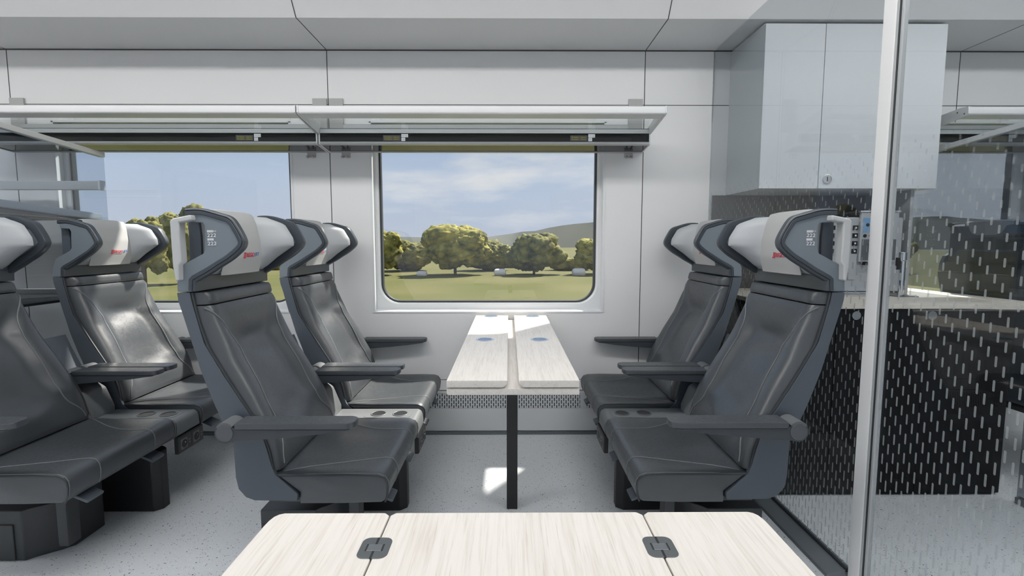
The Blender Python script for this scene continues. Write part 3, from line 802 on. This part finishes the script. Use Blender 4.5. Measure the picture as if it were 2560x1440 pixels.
# ------------------------------------------------------------------ overhead luggage racks
def rack(x0, x1, label, displays, scr=False):
    cx = (x0 + x1) / 2
    t = thing('luggage_rack', label, 'luggage rack', (cx, WY, 1.69), 'overhead racks on the window wall')
    T = Matrix.Translation((-cx, -WY, -1.69))
    def part(n, bm, m, par=t, **kw): return obj(n, bm, m, par, T=T, **kw)
    part('front_rail', prism([(2.52, 1.831), (2.517, 1.826), (2.516, 1.797), (2.521, 1.791), (2.585, 1.785), (2.59, 1.79), (2.59, 1.822), (2.56, 1.832)], x0 + .006, x1 - .006, 'x', bevel=.003, ang=35), ALU)
    part('shelf_glass', prism([(2.57, 1.797), (2.57, 1.803), (2.79, 1.772), (2.79, 1.766)], x0 + .008, x1 - .008, 'x'), SHELFGL, smooth=False)
    part('rear_rail', prism([(2.792, 1.757), (2.792, 1.783), (2.86, 1.785), (2.86, 1.757)], x0 + .008, x1 - .008, 'x', bevel=.002), ALUD)
    part('rail_joint', boxes((x0 + .01, x1 - .01, 2.7912, 2.80, 1.7795, 1.7825)), BLACKP, smooth=False)
    part('display_band', boxes((x0 + .008, x1 - .008, 2.796, 2.81, 1.712, 1.757)), GLOSSBLK)
    part('lower_rail', prism([(2.792, 1.698), (2.792, 1.712), (2.82, 1.712), (2.82, 1.696)], x0 + .006, x1 - .006, 'x', bevel=.002), ALUD)
    part('underside_panel', prism([(2.82, 1.697), (2.82, 1.705), (2.95, 1.694), (2.95, 1.686)], x0 + .008, x1 - .008, 'x'), GLOSSBLK, smooth=False)
    part('wall_rail', prism([(2.945, 1.682), (2.945, 1.70), (WY, 1.70), (WY, 1.682)], x0 + .004, x1 - .004, 'x', bevel=.002), ALUD)
    part('back_channel', prism([(2.93, 1.79), (2.93, 1.835), (WY, 1.845), (WY, 1.785)], x0 + .09, x1 - .09, 'x', bevel=.003), ALUD)
    side = [(2.515, 1.832), (2.513, 1.797), (2.522, 1.789), (2.79, 1.752), (2.79, 1.697), (2.96, 1.680), (WY, 1.680), (WY, 1.705), (2.85, 1.79), (2.66, 1.828), (2.56, 1.834)]
    for x in (x0, x1 - .008):
        e = part('end_bracket', prism(side, x, x + .008, 'x', bevel=.0015), ALU)
        if scr:
            for y, z in ((2.535, 1.80), (2.575, 1.815)): part('screw', disc((x - .0005, y, z), .004, .001, 'x', 10), BLACKP, e)
    for x in (x0 + .003, x1 - .085):
        part('wall_clip', boxes((x, x + .082, WY - .012, WY, 1.80, 1.988), bevel=.002), CLIP)
    for xd in displays:
        d = part('seat_display', boxes((xd, xd + .096, 2.7945, 2.797, 1.7165, 1.7465), bevel=.0006), DISP)
        for z in (1.7325, 1.7215):
            o = obj('lettering', text_bm('Pardubice - Liberec', width=.080, height=.0085), AMBER, d, T=T @ FACING_CAM((xd + .008, 2.7942, z)), smooth=False)
        for sx0, sx1, z0, z1 in ((.100, .137, 1.7355, 1.7535), (.100, .121, 1.7155, 1.7335)):
            s = part('seat_sticker', boxes((xd + sx0, xd + sx1, 2.7942, 2.797, z0, z1)), STICK, smooth=False)
            obj('lettering', text_bm('222', width=.0125, height=.006), STICKG, s, T=T @ FACING_CAM((xd + sx0 + .004, 2.794, z0 + .006)), smooth=False)
            if sx1 > .13: part('pictogram', boxes((xd + .124, xd + .134, 2.7938, 2.7942, z0 + .004, z0 + .006), (xd + .124, xd + .126, 2.7938, 2.7942, z0 + .004, z0 + .013)), STICKG, s, smooth=False)
    return t
rack(-2.868, -1.046, 'overhead luggage rack above the left window', (-1.492,))
rack(-1.040, .779, 'overhead luggage rack above the middle window, its right end free', (-.688, .337))
rack(2.27, 3.90, 'overhead luggage rack at the right edge, seen past the wall cabinet', (2.66,), True)

# coat hooks under the racks
hook_l = {-1.148: 'small grey coat hook under the rack, left of the panel joint', -.947: 'small grey coat hook between the panel joint and middle window', .70: 'small grey coat hook right of the middle window, below the rack end'}
for x, lb in hook_l.items():
    h = thing('coat_hook', lb, 'coat hook', (x, WY, 1.66), 'coat hooks on the window wall')
    obj('hook_plate', boxes((-.025, .025, -.008, 0, -.006, .024), bevel=.003), CLIP, h)
    for s in (-1, 1):
        obj('prong', tube([(s * .010, -.006, .004), (s * .014, -.020, -.006), (s * .016, -.030, -.010), (s * .016, -.036, -.002)], r=.0042, seg=8), CLIP, h)

# ------------------------------------------------------------------ glass partition with post, sliding glass door
GX = 1.175
t = thing('glass_partition', 'tall glass partition with printed dashes and pale post beside the right seats', 'partition', (GX, 2.3, 0))
T = Matrix.Translation((-GX, -2.3, 0))
def printed_pane(bx, par):
    o = obj('glass_pane', boxes(bx), PARTGL, par, smooth=False)
    o.data.materials.append(FRIT)                      # the print sits on the seat side only
    for p in o.data.polygons:
        if p.normal.x < -.5: p.material_index = 1
    return o
pn = printed_pane((GX + .007, GX + .015, 1.63, WY, .02, 2.262), t)
obj('post', boxes((GX, GX + .032, 1.572, 1.626, 0, 2.60), bevel=.004), POSTM, t, T=T)
obj('post_profile', boxes((GX + .002, GX + .026, 1.562, 1.572, 0, 2.60), bevel=.002), ALUD, t, T=T)
obj('post_gasket', boxes((GX + .003, GX + .02, 1.556, 1.562, 0, 2.60)), GASKET, t, T=T, smooth=False)
obj('floor_channel', prism([(GX - .072, 0), (GX - .066, .010), (GX - .004, .024), (GX + .024, .024), (GX + .03, 0)], 1.63, 2.93, 'y', bevel=.0015), SKIRT, t, T=T)
obj('channel_gasket', boxes((GX - .004, GX + .006, 1.63, 2.93, .018, .032)), GASKET, t, T=T, smooth=False)
pn.matrix_parent_inverse = Matrix.Translation((-GX, -2.3, 0))
d = thing('door_1', 'sliding glass door with printed dashes, right of the pale post', 'door', (GX, 1.1, 0)); d['kind'] = 'structure'
dp = printed_pane((GX + .008, GX + .016, .70, 1.549, .02, 2.60), d)
dp.matrix_parent_inverse = Matrix.Translation((-GX, -1.1, 0))
obj('door_stile', boxes((GX + .004, GX + .020, 1.546, 1.556, .0, 2.60), bevel=.002), ALUD, d, T=Matrix.Translation((-GX, -1.1, 0)))

# ------------------------------------------------------------------ galley behind the partition
t = thing('wall_cabinet', 'pale grey wall cabinet with two doors hung above the coffee machine', 'cabinet', (1.735, 2.8, 1.437))
T = Matrix.Translation((-1.735, -2.8, -1.437))
obj('carcass', boxes((1.279, 2.19, 2.592, WY, 1.437, 2.252), bevel=.002), CABM, t, T=T)
obj('door', boxes((1.279, 1.5795, 2.574, 2.592, 1.437, 2.246), bevel=.0015), CABM, t, T=T)
dr = obj('door', boxes((1.5825, 2.19, 2.574, 2.592, 1.437, 2.246), bevel=.0015), CABM, t, T=T)
lk = obj('lock', disc((1.625, 2.574, 1.484), .023, -.008, 'y', 32, .002), CHROME, dr, T=T)
obj('keyhole', boxes((1.621, 1.6255, 2.5655, 2.567, 1.472, 1.495)), BLACKP, dr, T=T, smooth=False)
wt = obj('worktop', prism([(1.19, 2.18), (2.02, 2.18), (2.265, 2.14), (2.40, 2.20), (2.40, WY), (1.19, WY)], .868, .890, 'z', bevel=.002), WOODYN)
tag(wt, 'pale wood galley worktop under the coffee machine', 'worktop')
t = thing('base_cabinet', 'black galley base cabinet below the pale worktop', 'cabinet', (1.735, 2.6, 0))
T = Matrix.Translation((-1.735, -2.6, 0))
obj('carcass', boxes((1.21, 2.26, 2.205, WY - .04, 0, .868)), BLKFRONT, t, T=T)
for a, b in ((1.21, 1.458), (1.462, 1.86), (1.864, 2.258)):
    q = obj('door', boxes((a, b, 2.188, 2.2045, .012, .866), bevel=.001), BLKFRONT, t, T=T)
    if b > 1.5: obj('lock', disc((1.545 if b < 1.9 else 1.885, 2.188, .838), .020, -.007, 'y', 28, .002), STEEL, q, T=T)
struct('wall_galley', boxes((1.20, 2.10, 2.955, 2.968, .89, 1.437)), SPLASH, smooth=False)
struct('wall_galley_end', boxes((2.10, 2.118, 2.62, 2.955, .8905, 1.4365)), ALUD, smooth=False)
t = thing('coffee_machine', 'steel coffee machine with blue screen on the worktop behind the dashed glass', 'coffee machine', (1.85, 2.7, .89))
T = Matrix.Translation((-1.85, -2.7, -.89))
def part(n, bm, m, par=None, **kw): return obj(n, bm, m, par or t, T=T, **kw)
body = part('housing', boxes((1.645, 2.055, 2.60, 2.88, .905, 1.292), bevel=.006), MACH)
part('drip_tray', boxes((1.62, 1.93, 2.50, 2.62, .8905, .9045), bevel=.003), CHROME)
scrn = part('control_head', boxes((1.822, 2.02, 2.584, 2.60, 1.06, 1.318), bevel=.004), MACH)
part('top_lip', boxes((1.815, 2.026, 2.579, 2.60, 1.316, 1.324), bevel=.002), CHROME, scrn)
sc_ = part('screen', boxes((1.833, 1.985, 2.582, 2.585, 1.214, 1.288)), BLUESCR, scrn, smooth=False)
obj('lettering', text_bm('Coffee', width=.062, height=.015), BLACKM, sc_, T=T @ FACING_CAM((1.870, 2.5818, 1.245)), smooth=False)
obj('icon', disc((1.856, 2.5815, 1.252), .009, -.0006, 'y', 20), BLACKM, sc_, T=T)
for i in range(5): part('button', disc((1.845 + .031 * i, 2.5845, 1.196), .0088, -.005, 'y', 20, .001), BLACKM, scrn)
part('front_panel', boxes((1.832, 2.01, 2.5825, 2.5855, 1.07, 1.178)), MACHD, scrn)
part('spout_frame', boxes((1.862, 1.960, 2.569, 2.584, 1.118, 1.158), bevel=.003), STEEL, scrn)
part('spout', tube([(1.905, 2.574, 1.15), (1.905, 2.554, 1.14), (1.905, 2.549, 1.118)], r=.016, seg=14), CHROME, scrn)
for x in (1.845, 1.91): part('nozzle', boxes((x, x + .022, 2.56, 2.59, 1.044, 1.062)), BLACKM, scrn)
for i in range(4):
    z = 1.238 - .0405 * i
    b = part('selector', boxes((1.792, 1.817, 2.594, 2.601, z - .012, z + .012), bevel=.001), BLACKM)
    part('selector_icon', disc((1.805, 2.5938, z), .005, -.0006, 'y', 14), WHITEM, b)
    part('selector', boxes((1.660, 1.698, 2.594, 2.601, z - .011, z + .011), bevel=.001), BLACKM)
part('lock', disc((1.668, 2.60, 1.03), .018, -.006, 'y', 24, .002), CHROME)
part('slot', boxes((1.783, 1.789, 2.597, 2.601, 1.02, 1.095)), BLACKM)
part('side_flap', boxes((1.775, 1.818, 2.592, 2.60, .968, 1.10), bevel=.003), MACH)
# chrome steam tap
t2 = thing('tap', 'slim chrome tap standing on the worktop right of the pale post', 'tap', (1.985, 2.50, .89))
obj('column', disc((0, 0, .0045), .014, .175, 'z', 24, .002), CHROME, t2)
obj('head', disc((0, 0, .1815), .017, .042, 'z', 24, .003), CHROME, t2)
obj('lever', boxes((-.030, -.0145, -.008, .008, .135, .196), bevel=.002), BLACKM, t2)
obj('base_plate', boxes((-.045, .06, -.045, .045, 0, .0045), bevel=.0015), STEEL, t2)

# ------------------------------------------------------------------ floor-standing luggage shelves at the left, low glass screen at the right
t = thing('luggage_shelf', 'luggage shelf stand with a glass side pane at the left edge', 'luggage shelf', (-2.55, 2.3, 0))
T = Matrix.Translation((2.55, -2.3, 0))
def part(n, bm, m, par=None, **kw): return obj(n, bm, m, par or t, T=T, **kw)
def tilted(y0, y1, z1, h, x0, x1):
    """bar along y whose underside drops toward the wall"""
    k = .062; zf = z1 + (y1 - y0) * k
    return prism([(y0, zf), (y0, zf + h), (y1, z1 + h), (y1, z1)], x0, x1, 'x', bevel=.003)
GXL = -2.245
part('side_pane', prism([(1.60, 1.30), (1.60, 1.722), (2.825, 1.632), (2.825, 1.28)], GXL - .004, GXL + .004, 'x'), CLEARGL, smooth=False)
part('top_rail', tilted(1.60, 2.825, 1.630, .026, GXL - .02, GXL + .012), ALU)
part('side_rail', tilted(1.60, 2.80, 1.285, .034, GXL - .036, GXL - .006), ALU)
part('shelf_panel', tilted(1.60, 2.80, 1.283, .012, -2.92, GXL - .036), DKMETAL)
part('rear_rail', boxes((-2.92, GXL - .018, 2.80, 2.835, 1.452, 1.50), bevel=.004), ALUD)
part('rail_cap', boxes((GXL - .020, GXL - .006, 2.797, 2.838, 1.449, 1.503), bevel=.004), ALU)
part('rear_rail', boxes((-2.92, GXL - .012, 2.80, 2.835, .862, .902), bevel=.004), ALUD)
part('shelf_panel', boxes((-2.92, GXL - .012, 1.62, 2.80, .862, .874)), DKMETAL)
part('side_panel', boxes((GXL - .014, GXL - .004, 1.62, 2.80, 0.02, 1.27), bevel=.002), DARKGL, smooth=False)
for y in (1.62, 2.80):
    part('upright', boxes((-2.95, -2.92, y, y + .035, 0, 1.75), bevel=.003), ALUD)
    part('upright', boxes((GXL - .05, GXL - .015, y, y + .035, 0, 1.27), bevel=.003), ALUD)
t = thing('glass_screen', 'low glass screen with slanting top rail, behind the dashed glass at far right', 'glass screen', (2.275, 2.2, 0))
T = Matrix.Translation((-2.275, -2.2, 0))
part('side_pane', prism([(1.60, .02), (1.60, 1.722), (2.825, 1.632), (2.825, .92), (2.12, .92), (2.12, .02)], 2.271, 2.279, 'x'), DARKGL, smooth=False)
part('top_rail', tilted(1.60, 2.825, 1.630, .026, 2.263, 2.295), ALU)
part('floor_rail', boxes((2.262, 2.288, 1.60, 2.12, 0, .03), bevel=.003), SKIRT)

# ------------------------------------------------------------------ outside
GZ = -3.0
bm = bmesh.new()
NX, NYg = 60, 40
vv = []
for j in range(NYg + 1):
    row = []
    for i in range(NX + 1):
        x = -160 + 320 * i / NX; y = 4 + 260 * (j / NYg) ** 1.6
        z = GZ + .25 * noise.noise(Vector((x * .02, y * .02, 0)))
        if y > 75: z += (y - 75) * .012
        row.append(bm.verts.new((x, y, z)))
    vv.append(row)
for j in range(NYg):
    for i in range(NX): bm.faces.new((vv[j][i], vv[j][i + 1], vv[j + 1][i + 1], vv[j + 1][i]))
struct('meadow', bm, GRASS, 'wide green meadow outside the windows', wn=False)
bm = bmesh.new(); vv = []
for j in range(3):
    row = []
    for i in range(81):
        x = -260 + 520 * i / 80
        h = 3.5 + 9.5 * sstep(-30, 70, x) + 2.5 * noise.noise(Vector((x * .022, 3.1, 0))) + .8 * noise.noise(Vector((x * .11, 1.1, 0)))
        row.append(bm.verts.new((x, 230 + 40 * (j == 2) + 15 * (j == 1), (-2., h, -2.)[j] if j != 1 else h)))
    vv.append(row)
for j in range(2):
    for i in range(80): bm.faces.new((vv[j][i], vv[j][i + 1], vv[j + 1][i + 1], vv[j + 1][i]))
struct('hills', bm, HILL, 'hazy wooded hills on the horizon', wn=False)
def crown(w, h, z0, seed, lumps=16):
    rng = random.Random(seed); bm = bmesh.new()
    for k in range(lumps):
        a = rng.uniform(0, 2 * PI); rr = rng.uniform(.18, .40) if k else 0
        zz = rng.uniform(.22, .80)
        rr *= math.sqrt(max(.1, 1 - ((zz - .45) / .6) ** 2))
        c = Vector((math.cos(a) * rr * w, math.sin(a) * rr * w * .6, z0 + h * (.48 if k == 0 else zz)))
        s = (.84 if k == 0 else rng.uniform(.26, .48))
        made = bmesh.ops.create_icosphere(bm, subdivisions=5 if k == 0 else 4, radius=1)['verts']
        for v in made:
            n = v.co.copy()
            d = 1 + .20 * noise.noise(n * 1.9 + Vector((seed, k, 0))) + .16 * noise.noise(n * 5 + Vector((seed, 0, k))) + .10 * noise.noise(n * 13 + Vector((k, seed, 0))) + .06 * noise.noise(n * 30 + Vector((k, 0, seed)))
            v.co = c + Vector((n.x * w * .5 * s, n.y * w * .40 * s, n.z * min(h, w * 1.1) * .52 * s)) * d
            v.co.z = max(v.co.z, z0)
    return bm
def tree(px, dist, width_px, top_y, base_y, mat, label, seed, clear=.10):
    f = dist / F_PX
    x = (px - 1272) * f; gz = 1.16 + (607 - base_y) * f; H = (base_y - top_y) * f; w = width_px * f
    t = thing('tree', label, 'tree', (x, dist, gz), 'trees beyond the meadow')
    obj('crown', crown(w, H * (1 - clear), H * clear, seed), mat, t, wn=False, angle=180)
    obj('trunk', tube([(0, 0, -.5), (0, 0, H * .2), (0, 0, H * .45)], r=max(.15, H * .03), seg=10), BARK, t)
tree(955, 64, 118, 572, 686, TREE_A, 'round tree at the left edge of the middle window', 1)
tree(1025, 73, 130, 600, 682, TREE_B, 'low dark tree between the two left trees of the middle window', 2, .04)
tree(1138, 64, 180, 560, 686, TREE_A, 'tallest broad tree in the middle window', 3)
tree(1222, 73, 130, 597, 682, TREE_B, 'lower tree right beside the tallest one in the middle window', 4, .04)
tree(1335, 64, 135, 579, 686, TREE_B, 'round dark tree right of centre in the middle window', 5, .06)
tree(1275, 82, 130, 626, 678, TREE_B, 'low bushy tree above the middle white bale', 6, .02)
tree(1425, 73, 110, 640, 682, TREE_B, 'low bushy tree left of the right window edge', 7, .02)
tree(1500, 64, 130, 592, 686, TREE_A, 'tree cut by the right edge of the middle window', 8)
tree(362, 43, 120, 505, 722, TREE_B, 'tall tree in the left window beside the glass pane', 9, .08)
tree(462, 51, 120, 503, 708, TREE_B, 'tall tree in the left window behind the aisle seat headrest', 10, .06)
tree(550, 78, 120, 600, 680, TREE_B, 'far low tree in the left window behind the headrests', 11, .03)
tree(690, 78, 120, 606, 680, TREE_A, 'far low tree at the right side of the left window', 12, .03)
tree(2200, 70, 160, 575, 684, TREE_B, 'tree seen past the coffee machine through the galley window', 13)
tree(2480, 74, 190, 590, 684, TREE_B, 'tree seen through the dashed glass at far right', 14)
for i, (px, py, r, lb) in enumerate(((1055, 684, 13, 'white wrapped bale in the meadow, left of three'), (1250, 680, 15, 'white wrapped bale in the meadow, middle of three'), (1447, 680, 17, 'white wrapped bale in the meadow, right of three'))):
    dist = 62.; f = dist / F_PX
    bm = disc((0, 0, 0), r * f * .62, r * f * 2.0, 'x', 24, r * f * .42)
    o = obj('hay_bale', bm, BALE); o.location = ((px - 1272 - r) * f, dist, 1.16 + (607 - py) * f - .05)
    tag(o, lb, 'bale', 'white bales in the meadow')
f = 130. / F_PX
sh = thing('shed', 'small white shed far off between the trees at right in the middle window', 'shed', ((1397 - 1272) * f, 130, 1.16 - 39 * f))
obj('shed_wall', boxes((-1.4, 1.4, -.8, .8, -.6, .75)), SHED, sh)
obj('roof', prism([(-1.55, .75), (1.55, .75), (1.5, .85), (0, 1.2), (-1.5, .85)], -.95, .95, 'y'), SHED, sh)

# ------------------------------------------------------------------ sky and sun
w = bpy.data.worlds.new('sky'); SC.world = w; w.use_nodes = True
nt = w.node_tree; nt.nodes.clear()
out = nt.nodes.new('ShaderNodeOutputWorld'); bg = nt.nodes.new('ShaderNodeBackground')
tc = nt.nodes.new('ShaderNodeTexCoord'); sx = nt.nodes.new('ShaderNodeSeparateXYZ'); nt.links.new(tc.outputs['Generated'], sx.inputs[0])
rp = nt.nodes.new('ShaderNodeValToRGB'); e = rp.color_ramp.elements
e[0].position = 0.0; e[0].color = (.52, .57, .68, 1); e[1].position = .9; e[1].color = (.26, .40, .66, 1)
n_ = rp.color_ramp.elements.new(.10); n_.color = (.49, .575, .72, 1)
n_ = rp.color_ramp.elements.new(.28); n_.color = (.41, .545, .76, 1)
nt.links.new(sx.outputs[2], rp.inputs[0])
mp = nt.nodes.new('ShaderNodeMapping'); mp.inputs['Scale'].default_value = (4.2, 4.2, 17.); mp.inputs['Location'].default_value = (1.35, .2, .4); nt.links.new(tc.outputs['Generated'], mp.inputs[0])
nz = nt.nodes.new('ShaderNodeTexNoise'); nz.inputs['Scale'].default_value = 1.; nz.inputs['Detail'].default_value = 5; nz.inputs['Roughness'].default_value = .52; nt.links.new(mp.outputs[0], nz.inputs['Vector'])
mr = nt.nodes.new('ShaderNodeMapRange'); mr.inputs[1].default_value = .50; mr.inputs[2].default_value = .70
bia = nt.nodes.new('ShaderNodeMath'); bia.operation = 'MULTIPLY_ADD'; bia.inputs[1].default_value = .30; nt.links.new(sx.outputs[0], bia.inputs[0]); nt.links.new(nz.outputs['Fac'], bia.inputs[2])
nt.links.new(bia.outputs[0], mr.inputs[0])
mx = nt.nodes.new('ShaderNodeMixRGB'); mx.inputs[2].default_value = (.74, .755, .79, 1)
nt.links.new(mr.outputs[0], mx.inputs[0]); nt.links.new(rp.outputs[0], mx.inputs[1]); nt.links.new(mx.outputs[0], bg.inputs[0])
bg.inputs[1].default_value = 1.0; nt.links.new(bg.outputs[0], out.inputs[0])
sd = bpy.data.lights.new('sun', 'SUN'); sd.energy = 11.0; sd.angle = math.radians(2.4); sd.color = (1, .96, .9)
sd.color = (1, .93, .84)
so = bpy.data.objects.new('sun', sd); COL.objects.link(so)
dirv = Vector((-.60, -.80, -1.22)); so.rotation_euler = dirv.to_track_quat('-Z', 'Y').to_euler()
SC.cycles.use_denoising = True
SC.cycles.transparent_max_bounces = 24
SC.cycles.max_bounces = 10
SC.cycles.sample_clamp_indirect = 6
